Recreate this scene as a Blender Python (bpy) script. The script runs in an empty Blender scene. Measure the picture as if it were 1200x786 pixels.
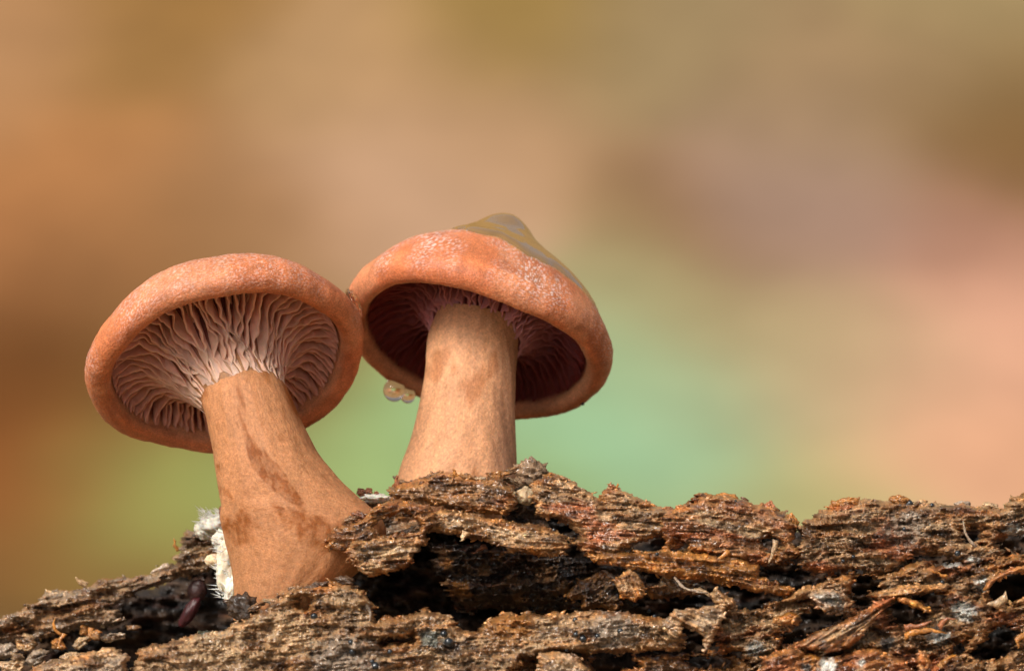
import bpy, math, random
import numpy as np
from mathutils import Vector, Matrix

# ------------------------------------------------------------------ camera, sky, sun, exposure
sc = bpy.context.scene
COL = sc.collection
S = 0.01                       # everything below is written in centimetres
CAMY, CX, CZ = -40.0, 6.0, 3.93
cam_d = bpy.data.cameras.new('camera')
cam = bpy.data.objects.new('camera', cam_d)
COL.objects.link(cam)
cam.location = (CX * S, CAMY * S, CZ * S)
cam.rotation_euler = (math.radians(90), 0, 0)
cam_d.sensor_width = 36.0
cam_d.lens = 120.0
cam_d.clip_start = 0.01
cam_d.clip_end = 100.0
cam_d.dof.use_dof = True
cam_d.dof.focus_distance = 39.2 * S
cam_d.dof.aperture_fstop = 32.0
sc.camera = cam

SUN_EL, SUN_AZ = 43.0, 36.0    # azimuth: degrees to the left of straight behind the camera
w = bpy.data.worlds.new('World')
sc.world = w
w.use_nodes = True
nt = w.node_tree
bg = nt.nodes['Background']
sky = nt.nodes.new('ShaderNodeTexSky')
sky.sky_type = 'NISHITA'
sky.sun_disc = False
sky.sun_elevation = math.radians(SUN_EL)
sky.sun_rotation = math.radians(180 + SUN_AZ)
sky.air_density = 0.8
sky.dust_density = 5.0
sky.ozone_density = 0.3
veil = nt.nodes.new('ShaderNodeHueSaturation')     # thin even cloud: the whole sky paler
veil.inputs['Saturation'].default_value = 0.22
nt.links.new(sky.outputs[0], veil.inputs['Color'])
nt.links.new(veil.outputs[0], bg.inputs[0])
bg.inputs[1].default_value = 0.12

sun_d = bpy.data.lights.new('sun', 'SUN')
sun = bpy.data.objects.new('sun', sun_d)
COL.objects.link(sun)
sun_d.energy = 3.5
sun_d.angle = math.radians(22)
sun_d.color = (1.0, 0.93, 0.83)
el, az = math.radians(SUN_EL), math.radians(SUN_AZ)
to_sun = Vector((-math.sin(az) * math.cos(el), -math.cos(az) * math.cos(el), math.sin(el)))
sun.rotation_euler = (-to_sun).to_track_quat('-Z', 'Y').to_euler()
sun.location = to_sun * 2

sc.view_settings.view_transform = 'Standard'
sc.view_settings.look = 'None'
sc.view_settings.gamma = 1.0
sc.view_settings.use_curve_mapping = False
sc.view_settings.exposure = -0.05
sc.render.engine = 'CYCLES'
sc.cycles.use_denoising = True
sc.cycles.max_bounces = 10
sc.cycles.diffuse_bounces = 5
sc.cycles.sample_clamp_indirect = 6.0

random.seed(5)
RNG = np.random.default_rng(11)

# ------------------------------------------------------------------ noise and helpers
_perm = np.random.default_rng(3).permutation(256)
_perm = np.concatenate([_perm, _perm, _perm])
_g = np.array([(math.cos(a), math.sin(a)) for a in np.linspace(0, 2 * math.pi, 16, endpoint=False)])

def pn(x, y, seed=0):
    """gradient noise, about -1..1"""
    x = np.asarray(x, float) + seed * 17.31
    y = np.asarray(y, float) + seed * 9.73
    x, y = np.broadcast_arrays(x, y)
    xi = np.floor(x).astype(int); yi = np.floor(y).astype(int)
    xf = x - xi; yf = y - yi
    u = xf * xf * xf * (xf * (xf * 6 - 15) + 10); v = yf * yf * yf * (yf * (yf * 6 - 15) + 10)
    def gr(ix, iy, dx, dy):
        h = _perm[_perm[ix & 255] + (iy & 255)] & 15
        return _g[h, 0] * dx + _g[h, 1] * dy
    a = gr(xi, yi, xf, yf); b = gr(xi + 1, yi, xf - 1, yf)
    c = gr(xi, yi + 1, xf, yf - 1); d = gr(xi + 1, yi + 1, xf - 1, yf - 1)
    return 1.5 * ((a + u * (b - a)) + v * ((c + u * (d - c)) - (a + u * (b - a))))

def fbm(x, y, seed=0, octv=3):
    t = 0; a = 1.0
    for o in range(octv):
        t = t + a * pn(x * 2 ** o, y * 2 ** o, seed + o * 3)
        a *= 0.5
    return t

def n3(p, f, seed=0):
    """cheap 3D noise from three planar ones"""
    return (pn(p[:, 0] * f + p[:, 2] * f * .31, p[:, 1] * f, seed) + pn(p[:, 1] * f, p[:, 2] * f + p[:, 0] * f * .27, seed + 5)
            + pn(p[:, 2] * f, p[:, 0] * f + p[:, 1] * f * .37, seed + 9)) / 1.7

def sm(a, b, x):
    t = np.clip((x - a) / (b - a), 0, 1)
    return t * t * (3 - 2 * t)

def srgb(r, g, b):
    c = np.array([r, g, b], float) / 255.0
    return np.where(c <= .04045, c / 12.92, ((c + .055) / 1.055) ** 2.4)

def P(px, py, y=0.0):
    """a place on the photograph's 1200x786 frame, y centimetres behind the reference plane -> centimetres"""
    k = (np.asarray(y, float) - CAMY) / (-CAMY)
    return CX + (np.asarray(px, float) - 600) / 100 * k, np.asarray(y, float) + 0 * np.asarray(px, float), CZ + (393 - np.asarray(py, float)) / 100 * k

def PV(px, py, y=0.0):
    a = P(px, py, y)
    return np.array([float(a[0]), float(a[1]), float(a[2])])

def mesh_obj(name, verts, faces, material, parent=None, cols=None, wet=None, smooth=True, quads=None):
    """verts in cm, world frame; parent: an object whose ['_base'] cm origin is subtracted"""
    base = BASES.get(parent.name, np.zeros(3)) if parent else np.zeros(3)
    v = (np.asarray(verts, float) - base) * S
    me = bpy.data.meshes.new(name)
    if quads is not None:
        q = np.asarray(quads, np.int32)
        me.vertices.add(len(v)); me.vertices.foreach_set('co', v.astype(np.float32).ravel())
        nper = q.shape[1]
        me.loops.add(q.size); me.loops.foreach_set('vertex_index', q.ravel())
        me.polygons.add(len(q)); me.polygons.foreach_set('loop_start', np.arange(0, q.size, nper, dtype=np.int32))
        me.update(calc_edges=True)
    else:
        me.from_pydata([tuple(a) for a in v], [], faces)
        me.update()
    if smooth:
        me.polygons.foreach_set('use_smooth', np.ones(len(me.polygons), bool))
    if cols is not None:
        at = me.attributes.new('Col', 'FLOAT_COLOR', 'POINT')
        c = np.ones((len(v), 4), np.float32); c[:, :3] = cols
        at.data.foreach_set('color', c.ravel())
    if wet is not None:
        at = me.attributes.new('Wet', 'FLOAT', 'POINT')
        at.data.foreach_set('value', (np.zeros(len(v)) + wet).astype(np.float32))
    me.validate()
    o = bpy.data.objects.new(name, me)
    COL.objects.link(o)
    if material: me.materials.append(material)
    if parent:
        o.parent = parent
        BASES[o.name] = base
    return o

BASES = {}
def thing(name, label, cat, base, group=None):
    o = bpy.data.objects.new(name, None)
    COL.objects.link(o)
    o.empty_display_size = .005
    o.location = np.asarray(base) * S
    BASES[o.name] = np.asarray(base, float)
    return tag(o, label, cat, group)

def tag(o, label, cat, group=None):
    o['label'] = label; o['category'] = cat
    if group: o['group'] = group
    return o

def mat(name, rough=.5, spec=.5, sss=0, sss_scale=.001, coat=0, coat_rough=.1, bumps=(), var=(), wet_rough=None, ior=1.45, sheen=0):
    """colour from the mesh's pigment attribute, broken up by noise; fine relief from bumps: (scale 1/m, distance m, detail)"""
    m = bpy.data.materials.new(name); m.use_nodes = True
    t = m.node_tree; N = t.nodes; L = t.links
    b = N['Principled BSDF']
    a = N.new('ShaderNodeAttribute'); a.attribute_name = 'Col'
    tc = N.new('ShaderNodeTexCoord')
    c = a.outputs['Color']
    for (scale, amt) in var:          # pigment strength varies by +-amt
        nz = N.new('ShaderNodeTexNoise'); nz.inputs['Scale'].default_value = scale; nz.inputs['Detail'].default_value = 3
        L.new(tc.outputs['Object'], nz.inputs['Vector'])
        mr = N.new('ShaderNodeMapRange'); mr.inputs[1].default_value = .32; mr.inputs[2].default_value = .68
        mr.inputs[3].default_value = 1 - amt; mr.inputs[4].default_value = 1 + amt
        L.new(nz.outputs['Fac'], mr.inputs[0])
        mx = N.new('ShaderNodeVectorMath'); mx.operation = 'SCALE'
        L.new(c, mx.inputs[0]); L.new(mr.outputs[0], mx.inputs['Scale'])
        c = mx.outputs[0]
    L.new(c, b.inputs['Base Color'])
    b.inputs['Roughness'].default_value = rough
    b.inputs['IOR'].default_value = ior
    b.inputs['Specular IOR Level'].default_value = spec
    if sss:
        b.inputs['Subsurface Weight'].default_value = sss
        b.inputs['Subsurface Radius'].default_value = (1.0, .42, .22)
        b.inputs['Subsurface Scale'].default_value = sss_scale
    if sheen:
        b.inputs['Sheen Weight'].default_value = sheen
        b.inputs['Sheen Roughness'].default_value = .4
    if coat:
        b.inputs['Coat Weight'].default_value = coat
        b.inputs['Coat Roughness'].default_value = coat_rough
    if wet_rough is not None:
        wa = N.new('ShaderNodeAttribute'); wa.attribute_name = 'Wet'
        mr = N.new('ShaderNodeMapRange'); mr.inputs[3].default_value = rough; mr.inputs[4].default_value = wet_rough
        L.new(wa.outputs['Fac'], mr.inputs[0]); L.new(mr.outputs[0], b.inputs['Roughness'])
        L.new(wa.outputs['Fac'], b.inputs['Coat Weight'])
    prev = None
    for (scale, dist, det) in bumps:
        nz = N.new('ShaderNodeTexNoise'); nz.inputs['Scale'].default_value = scale; nz.inputs['Detail'].default_value = det
        L.new(tc.outputs['Object'], nz.inputs['Vector'])
        bp = N.new('ShaderNodeBump'); bp.inputs['Strength'].default_value = 1; bp.inputs['Distance'].default_value = dist
        L.new(nz.outputs['Fac'], bp.inputs['Height'])
        if prev: L.new(prev, bp.inputs['Normal'])
        prev = bp.outputs['Normal']
    if prev:
        L.new(prev, b.inputs['Normal'])
    return m

M = {}
M['soil'] = mat('soil', rough=.95, spec=.15, var=[(14, .06)])
M['wood'] = mat('rotten_wood', rough=.6, spec=.5, sss=.18, sss_scale=.0006, coat=1.0, coat_rough=.07, wet_rough=.30,
                var=[(5200, .45), (1500, .30)],
                bumps=[(2600, .00020, 4), (6500, .00010, 2)])
M['char'] = mat('charred_wood', rough=.8, spec=.3, coat=.25, coat_rough=.2, bumps=[(2600, .0002, 4)])
M['cap'] = mat('cap_skin', rough=.55, spec=.45, sss=.35, sss_scale=.0012, wet_rough=.16,
               var=[(5200, .22), (900, .10)],
               bumps=[(6500, .00007, 3), (1300, .00007, 3)])
M['stem'] = mat('stem_skin', rough=.6, spec=.35, sss=.35, sss_scale=.0014,
                var=[(5200, .13), (2000, .10)],
                bumps=[(5000, .00008, 3), (900, .00008, 3)])
M['gill'] = mat('gill_flesh', rough=.6, spec=.3, sss=.4, sss_scale=.001, var=[(900, .12)], bumps=[(3000, .00004, 2)])
M['mycelium'] = mat('mycelium', rough=.8, spec=.2, sss=.4, sss_scale=.001, var=[(1500, .15)], bumps=[(4000, .0001, 3)])
M['bead'] = mat('black_bead', rough=.25, spec=.6, coat=.5, bumps=[(4000, .00004, 2)])
M['stalk'] = mat('red_stalk', rough=.45, spec=.5, sss=.3, bumps=[(2000, .00005, 2)])

def liquid(name, col, rough=.02):
    m = bpy.data.materials.new(name); m.use_nodes = True
    b = m.node_tree.nodes['Principled BSDF']
    b.inputs['Base Color'].default_value = (*col, 1)
    b.inputs['Transmission Weight'].default_value = 1
    b.inputs['Roughness'].default_value = rough
    b.inputs['IOR'].default_value = 1.34
    return m
M['drop'] = liquid('amber_water', (.95, .84, .74))

M['slime'] = bpy.data.materials.new('amber_slime'); M['slime'].use_nodes = True
_b = M['slime'].node_tree.nodes['Principled BSDF']
_b.inputs['Base Color'].default_value = (.34, .165, .018, 1)
_b.inputs['Roughness'].default_value = .08
_b.inputs['IOR'].default_value = 1.42
_b.inputs['Transmission Weight'].default_value = .35

# ------------------------------------------------------------------ forest floor rising to a bank far behind
def floor_h(y):
    t = np.clip((y - 190) / 120, 0, None)
    return -8 - 6 * sm(40, 180, y) + 85 * t ** 1.25

def floor_hit(px, py):
    """where the line of sight through a frame position meets the floor"""
    ys = np.linspace(60, 460, 2000)
    z = CZ + (393 - py) / 100 * (ys - CAMY) / 40
    k = np.argmax(floor_h(ys) > z) if np.any(floor_h(ys) > z) else len(ys) - 1
    y = ys[k]
    return CX + (px - 600) / 100 * (y - CAMY) / 40, y

FLOOR_L = np.array([1.827, 1.741, 1.649])
patches = [(0, 60, 190, 140, 95), (150, 40, 159, 116, 62), (60, 200, 191, 130, 78), (170, 280, 163, 115, 70), (400, 100, 192, 150, 104),
           (470, 230, 212, 168, 133), (600, 20, 159, 126, 67), (760, 60, 162, 136, 96), (930, 230, 177, 145, 128), (840, 250, 149, 109, 68),
           (1195, 150, 133, 97, 54), (1150, 20, 166, 140, 96), (1150, 290, 177, 128, 103), (1180, 400, 235, 174, 142), (1160, 540, 242, 179, 139),
           (1010, 450, 211, 172, 134), (960, 590, 190, 178, 116), (790, 520, 159, 199, 155), (640, 470, 163, 197, 147), (730, 360, 172, 158, 112),
           (450, 530, 163, 185, 118), (210, 590, 162, 167, 90), (50, 440, 111, 67, 27), (90, 340, 144, 94, 54), (10, 570, 151, 85, 38),
           (100, 650, 140, 100, 50), (300, 270, 172, 126, 84), (0, 290, 186, 122, 72), (560, 150, 190, 148, 108), (1000, 120, 166, 134, 96),
           (300, 430, 140, 120, 66), (880, 420, 182, 160, 116), (-200, 300, 150, 100, 60), (1400, 300, 190, 140, 105), (600, 620, 150, 170, 110),
           (600, -200, 160, 125, 80), (-200, 650, 120, 80, 45), (1400, 600, 200, 150, 110)]
pc = np.array([floor_hit(a, b) for a, b, *_ in patches])
pcol = np.array([srgb(*q[2:]) / FLOOR_L for q in patches])
xs = np.concatenate([np.linspace(-700, -110, 30), np.linspace(-100, 120, 140), np.linspace(130, 720, 30)])
ys = np.concatenate([np.linspace(-160, 90, 26), np.linspace(100, 360, 240), np.linspace(362, 420, 20)])
X, Y = np.meshgrid(xs, ys)
Z = floor_h(Y) + .8 * fbm(X / 30, Y / 30, 4, 2)
x, y = X.ravel(), Y.ravel()
wx = x + 3 * fbm(x / 20, y / 20, 7, 2); wy = y + 3 * fbm(x / 20, y / 20, 13, 2)
d2 = ((wx[:, None] - pc[:, 0]) / 5.8) ** 2 + ((wy[:, None] - pc[:, 1]) / 5.8) ** 2
wt = np.exp(-d2 / 2) + 1e-4 / (1 + d2)
fc = (wt[:, :, None] * pcol[None]).sum(1) / wt.sum(1)[:, None]
nx, ny = len(xs), len(ys)
ii, jj = np.meshgrid(np.arange(nx - 1), np.arange(ny - 1))
a = (jj * nx + ii).ravel()
fl = mesh_obj('forest_floor', np.stack([x, y, Z.ravel()], 1), None, M['soil'], cols=fc, quads=np.stack([a, a + 1, a + nx + 1, a + nx], 1))
fl['kind'] = 'structure'

# ------------------------------------------------------------------ the rotten log: core and slabs
LOGBASE = np.array([6.0, 0.6, -6.5])
log = thing('rotten_log', 'wet brown rotten log of splintered fibrous layers with black hollows', 'log', LOGBASE)

def seg_sdf(px, py, poly):
    """signed distance, positive inside"""
    poly = np.asarray(poly, float)
    d = np.full(px.shape, 1e9); inside = np.zeros(px.shape, bool)
    n = len(poly)
    for i in range(n):
        ax, ay = poly[i]; bx, by = poly[(i + 1) % n]
        ex, ey = bx - ax, by - ay
        t = np.clip(((px - ax) * ex + (py - ay) * ey) / (ex * ex + ey * ey + 1e-9), 0, 1)
        d = np.minimum(d, (px - ax - t * ex) ** 2 + (py - ay - t * ey) ** 2)
        if ay != by:
            cr = ((ay > py) != (by > py)) & (px < ex * (py - ay) / (by - ay) + ax)
            inside ^= cr
    d = np.sqrt(d)
    return np.where(inside, d, -d)

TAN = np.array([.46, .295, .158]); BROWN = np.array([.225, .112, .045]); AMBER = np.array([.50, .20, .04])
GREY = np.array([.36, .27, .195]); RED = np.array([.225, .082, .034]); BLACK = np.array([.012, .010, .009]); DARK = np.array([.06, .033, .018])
MOULD = np.array([.62, .62, .56])

def yfront(px, py):
    """general front of the log: slopes towards the viewer as it goes down"""
    return -.45 - .0052 * (py - 570) + .22 * pn(px / 260, py / 200, 21)

SURF = []     # surface samples for the loose crumbs

def relief(px, py, seed, ang=0., strata=.12, fibre=.03, grain=.02, lump=.07, hs=15.):
    ca, sa = math.cos(math.radians(ang)), math.sin(math.radians(ang))
    wv = 7 * pn(px / 130, py / 70, seed) + 3 * pn(px / 45, py / 30, seed + 1)
    s = px * ca + py * sa
    n = -px * sa + py * ca + wv
    h = np.zeros(px.shape); lay = np.zeros(px.shape)
    for hh, am, ln in ((hs, strata, 85.), (hs * .42, strata * .5, 45.)):
        k = np.floor(n / hh + .7 * pn(s / 60, n / 26, seed + 2))
        o = pn(s / ln + .06 * pn(s / 5, n / 3, seed + 3), k * 5.37, seed + 4)
        o = .72 * o + .28 * np.round(o * 3) / 3
        h += am * o; lay += o * .5
    h += fibre * 1.3 * (.5 - 1.6 * np.abs(pn(s / 48, n / 4.0, seed + 5)))
    h += fibre * .55 * (.5 - 1.6 * np.abs(pn(s / 17, n / 2.6, seed + 6)))
    h += lump * fbm(px / 16, py / 10, seed + 7, 2) + lump * 1.2 * pn(px / 60, py / 40, seed + 8)
    h += grain * .8 * pn(px / 4.6, py / 3.6, seed + 9) + grain * 1.1 * pn(px / 2.6, py / 2.4, seed + 10)
    return h, lay, s, n

def slab(name, poly, off=0., thick=.6, edge=9., rag=5., ang=0., strata=.12, fibre=.03, grain=.02, lump=.07, hs=15., holes=(), cols=(TAN, BROWN),
         edgecol=AMBER, edgeamt=.6, step=1.25, seed=1, depth=None, mix=.0, top_round=0., wet=.6, spots=(), parent=None, crumbs=True, bulge=0., material='wood'):
    poly = np.asarray(poly, float)
    x0, y0 = poly.min(0) - 8; x1, y1 = poly.max(0) + 8
    gx = np.arange(x0, x1, step); gy = np.arange(y0, y1, step)
    px, py = np.meshgrid(gx, gy)
    h, lay, s, n = relief(px, py, seed, ang, strata, fibre, grain, lump, hs)
    qx = px + rag * (1.1 * pn(s / 34, n / 5, seed + 20) + .7 * pn(s / 16, n / 3, seed + 21) + .6 * pn(px / 14, py / 14, seed + 22))
    qy = py + rag * (.7 * pn(s / 14, n / 8, seed + 23) + .35 * pn(s / 5, n / 5, seed + 24))
    d = seg_sdf(qx, qy, poly)
    for hp in holes:
        d = np.minimum(d, -seg_sdf(qx, qy, hp))
    keep = d > -.5
    e = np.clip(d / edge, 0, 1)
    yy = (depth(px, py) if depth else yfront(px, py)) + off - h * (.35 + .65 * e)
    yy = yy + thick * (1 - np.sqrt(np.clip(1 - (1 - e) ** 2, 0, 1)))
    if top_round:
        yy = yy + top_round * np.exp(-np.clip(d, 0, None) / 22)
    if bulge:
        yy = yy - bulge * sm(0, 40, d)
    t = np.clip(.5 + mix + .8 * fbm(px / 55, py / 20, seed + 30, 3) + .45 * lay, 0, 1.25)[..., None]
    c = np.clip(cols[0] * (1 - t) + cols[1] * t, .01, 1)
    if len(cols) > 2:
        t2 = sm(.15, .6, pn(px / 70, py / 30, seed + 31) + .3 * pn(s / 25, n / 6, seed + 32))[..., None]
        c = c * (1 - t2) + cols[2] * t2
    ea = (edgeamt * (1 - sm(2, 14, d)) * (.4 + .6 * sm(-.3, .5, pn(px / 22, py / 22, seed + 33))))[..., None]
    c = c * (1 - ea) + edgecol * ea
    fine = (1 + .42 * pn(s / 20, n / 3.5, seed + 34) + .35 * pn(px / 4, py / 3.4, seed + 35))[..., None]
    c = np.clip(c * fine, .004, .9)
    dk = (.80 * sm(.10, .50, fbm(px / 34, py / 13, seed + 38, 4)))[..., None]
    am = (.36 * sm(.18, .55, pn(s / 60, n / 9, seed + 39) + .4 * pn(px / 9, py / 6, seed + 41)))[..., None]
    c = c * (1 - am) + np.clip(c * np.array([1.35, .95, .42]) + np.array([.03, .0, .0]), 0, 1) * am
    c = c * (1 - dk) + c * np.array([.22, .17, .13]) * dk
    for (sx, sy, sr, scol) in spots:
        m_ = sm(.2, -.5, np.hypot(px - sx, (py - sy) * 1.3) / sr - 1 + .5 * pn(px / 6, py / 6, seed + 36))[..., None]
        c = c * (1 - m_ * .85) + np.asarray(scol) * m_ * .85
    wetv = .35 + .65 * sm(-.25, .35, fbm(px / 48, py / 22, seed + 37, 3))
    vx, vy, vz = P(px, py, yy)
    V = np.stack([vx.ravel(), vy.ravel(), vz.ravel()], 1)
    k = keep
    q = k[:-1, :-1] & k[1:, :-1] & k[:-1, 1:] & k[1:, 1:]
    nxg = px.shape[1]
    jj_, ii_ = np.nonzero(q)
    a = jj_ * nxg + ii_
    quads = np.stack([a, a + nxg, a + nxg + 1, a + 1], 1)
    used = np.unique(quads)
    remap = np.full(len(V), -1, np.int64); remap[used] = np.arange(len(used))
    o = mesh_obj(name, V[used], None, M[material], parent or log, cols=c.reshape(-1, 3)[used], wet=wetv.ravel()[used], quads=remap[quads])
    if crumbs:
        pick = RNG.choice(used, max(4, len(used) // 28), replace=False)
        SURF.append((V[pick], c.reshape(-1, 3)[pick], px.ravel()[pick], py.ravel()[pick], d.ravel()[pick]))
    return o

SIL = [(-300, 745), (-150, 742), (0, 738), (38, 712), (60, 700), (90, 698), (120, 688), (150, 682), (180, 682), (205, 668), (214, 640), (226, 630), (270, 628), (300, 640), (400, 618), (432, 604), (448, 588),
       (470, 572), (500, 566), (600, 566), (640, 562), (690, 588), (760, 600), (800, 604), (830, 594), (860, 594), (915, 606), (934, 616), (945, 608), (985, 600),
       (1090, 600), (1180, 604), (1200, 590), (1240, 588), (1350, 600), (1500, 610)]
# decayed core behind everything, near-black pigment standing partly for shade in the hollows
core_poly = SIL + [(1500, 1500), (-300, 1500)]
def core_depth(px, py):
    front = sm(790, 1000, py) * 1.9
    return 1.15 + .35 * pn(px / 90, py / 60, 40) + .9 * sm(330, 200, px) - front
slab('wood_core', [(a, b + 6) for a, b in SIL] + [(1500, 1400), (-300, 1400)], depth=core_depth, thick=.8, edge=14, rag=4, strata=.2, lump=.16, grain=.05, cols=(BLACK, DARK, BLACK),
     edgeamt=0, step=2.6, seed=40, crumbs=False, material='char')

# the far side of the log, closing the body down to the ground
def log_back():
    pts, fc_ = [], []
    n = len(SIL); rows = 14
    for i, (a, b) in enumerate(SIL):
        p = PV(a, b + 26, 3.0)
        for j in range(rows):
            t = j / (rows - 1)
            ang = t * math.pi * .62
            hh = p[2] + 8.2
            r = 2.6 + .25 * pn(i * .7, j * .4, 50)
            pts.append((p[0], 3.0 + r * math.sin(ang), p[2] - hh * (1 - math.cos(ang)) / (1 - math.cos(math.pi * .62))))
    for i in range(n - 1):
        for j in range(rows - 1):
            a = i * rows + j
            fc_.append((a, a + rows, a + rows + 1, a + 1))
    v = np.array(pts)
    mesh_obj('wood_back', v, fc_, M['wood'], log, cols=np.tile(BROWN, (len(v), 1)))
log_back()

# --- upper ledge
slab('wood_slab', [(493, 562), (513, 551), (530, 554), (570, 558), (588, 553), (604, 572), (606, 590), (596, 604), (560, 602), (530, 597), (497, 592), (470, 590), (452, 588), (455, 575), (463, 566), (465, 557), (470, 566)],
     off=-.15, thick=.5, edge=9, rag=4, ang=4, fibre=.04, strata=.09, hs=11, cols=(BROWN * 1.2, BROWN * .8, RED * 1.1), seed=60, mix=.05)
slab('wood_slab', [(381, 640), (386, 622), (398, 616), (427, 604), (446, 586), (470, 584), (505, 590), (512, 612), (500, 630), (480, 634), (430, 638), (412, 642), (400, 648), (392, 644)],
     off=-.75, thick=.5, edge=8, rag=5, ang=-14, fibre=.04, strata=.10, hs=10, holes=[[(438, 616), (452, 606), (476, 604), (490, 610), (488, 622), (466, 624), (446, 628)]],
     cols=(BROWN, RED * .8, DARK), seed=70)
slab('wood_slab', [(499, 602), (520, 596), (560, 602), (600, 612), (622, 612), (655, 620), (668, 634), (664, 650), (640, 652), (600, 648), (565, 634), (537, 628), (502, 624)],
     off=-.42, thick=.45, edge=8, rag=4, ang=7, fibre=.04, strata=.07, hs=9, cols=(TAN * .95, BROWN * 1.3), seed=80, mix=-.1)
slab('wood_slab', [(404, 641), (414, 632), (460, 627), (494, 624), (506, 632), (488, 650), (478, 666), (458, 672), (428, 676), (420, 662), (402, 654)],
     off=-.85, thick=.5, edge=7, rag=5, ang=-3, fibre=.06, strata=.08, hs=8, cols=(TAN * 1.05, BROWN, RED), seed=90, mix=-.1)
slab('wood_slab', [(380, 600), (410, 590), (430, 584), (450, 584), (480, 578), (500, 580), (500, 640), (380, 640)], depth=lambda a, b: .35 - .004 * (b - 590) + 0 * a, thick=.3, edge=9, rag=3, cols=(GREY, BROWN, GREY), seed=95, edgecol=GREY)
slab('wood_slab', [(586, 570), (610, 568), (640, 572), (646, 600), (640, 630), (590, 626)], depth=lambda a, b: -.08 - .003 * (b - 590) + 0 * a, thick=.3, edge=6, rag=3, cols=(DARK * 2, DARK, BROWN), seed=97, edgecol=DARK)
# right-hand slab with the little peak, and the hump beside it
slab('wood_slab', [(622, 580), (626, 563), (643, 551), (670, 562), (692, 576), (703, 582), (709, 572), (716, 565), (726, 572), (744, 581), (762, 590), (785, 595), (812, 596), (812, 616), (770, 632), (742, 640), (720, 652), (684, 648), (664, 632), (652, 614), (628, 602)],
     off=-.22, thick=.5, edge=8, rag=4, ang=5, fibre=.045, strata=.08, hs=10, cols=(TAN * .95, BROWN, RED * 1.4), seed=100, holes=[[(648, 606), (664, 614), (680, 626), (672, 634), (658, 622), (646, 612)]])
slab('wood_slab', [(770, 600), (800, 592), (822, 580), (856, 579), (895, 591), (923, 600), (933, 616), (930, 636), (946, 652), (920, 662), (880, 662), (840, 652), (800, 648), (768, 650), (738, 650), (740, 640), (772, 628)],
     off=-.30, thick=.55, edge=10, rag=5, ang=6, fibre=.035, strata=.14, hs=12, cols=(BROWN * 1.2, RED * 1.3, TAN * .8), seed=110,
     holes=[[(742, 640), (758, 630), (776, 630), (780, 640), (760, 648)], [(786, 640), (796, 636), (804, 640), (798, 646), (788, 645)], [(896, 632), (904, 628), (914, 634), (908, 650), (898, 646)]])
# amber strip
slab('wood_slab', [(684, 648), (738, 645), (793, 645), (854, 651), (890, 660), (889, 674), (934, 690), (928, 700), (880, 694), (840, 682), (800, 680), (760, 672), (738, 668), (722, 664), (700, 660)],
     off=-.55, thick=.5, edge=8, rag=4, ang=4, fibre=.04, strata=.08, hs=8, cols=(AMBER * .75, BROWN, AMBER * .5), seed=120, edgeamt=.8)
# charred crumbly zone in the hollow, brown crumbly bank
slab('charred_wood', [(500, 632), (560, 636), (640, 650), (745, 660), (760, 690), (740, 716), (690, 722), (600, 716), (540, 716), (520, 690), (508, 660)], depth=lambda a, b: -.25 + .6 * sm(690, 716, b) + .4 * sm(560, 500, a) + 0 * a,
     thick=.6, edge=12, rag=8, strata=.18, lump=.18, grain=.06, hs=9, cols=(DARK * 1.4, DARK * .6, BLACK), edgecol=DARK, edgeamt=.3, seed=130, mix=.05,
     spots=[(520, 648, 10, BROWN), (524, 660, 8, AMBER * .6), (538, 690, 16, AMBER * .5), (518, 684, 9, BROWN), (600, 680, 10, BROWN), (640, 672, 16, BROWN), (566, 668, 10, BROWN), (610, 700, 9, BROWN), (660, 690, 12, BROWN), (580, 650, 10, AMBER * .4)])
slab('wood_slab', [(664, 700), (672, 682), (700, 668), (722, 672), (728, 700), (724, 714), (700, 714), (676, 712)], off=.25, thick=.5, edge=10, rag=7, ang=-30, lump=.12, grain=.04, strata=.1, hs=8, cols=(BROWN * .9, DARK, TAN * .5), seed=140)
slab('wood_slab', [(754, 684), (780, 676), (812, 680), (830, 686), (824, 696), (800, 700), (770, 702), (758, 700)], off=-.15, thick=.5, edge=9, rag=6, lump=.1, grain=.04, cols=(BROWN, DARK, TAN * .6), seed=150)
# lower front slab and strips under it
slab('wood_slab', [(158, 768), (164, 759), (200, 750), (232, 742), (262, 737), (296, 718), (312, 708), (330, 692), (352, 684), (402, 681), (428, 690), (438, 706), (440, 724), (474, 720), (497, 712), (528, 720), (541, 736), (556, 740), (570, 726), (590, 718), (640, 718),
                   (695, 715), (730, 716), (768, 722), (792, 728), (806, 748), (798, 764), (720, 765), (650, 766), (615, 776), (590, 800), (560, 850), (120, 850), (150, 800)],
     off=-.75, thick=.7, edge=10, rag=4, ang=-3, fibre=.03, grain=.03, strata=.10, hs=14, lump=.09, cols=(TAN * .9, BROWN, TAN * .75), seed=160, edgeamt=.5, mix=.06,
     holes=[[(352, 700), (362, 702), (358, 712), (350, 708)], [(452, 750), (484, 747), (486, 750), (454, 753)]],
     spots=[(340, 740, 34, TAN * 1.1), (250, 760, 40, TAN * .95), (600, 735, 30, AMBER * .6), (720, 740, 30, GREY * .9), (530, 760, 16, DARK), (505, 748, 16, (.10, .11, .09)), (400, 770, 40, GREY * .7)])
slab('wood_slab', [(-120, 790), (30, 788), (46, 777), (80, 768), (130, 757), (142, 759), (150, 769), (152, 790), (140, 850), (-120, 850)], off=-.85, thick=.6, edge=9, rag=4, ang=-4, cols=(TAN, GREY * .8), seed=170, grain=.03, mix=-.1)
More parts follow.
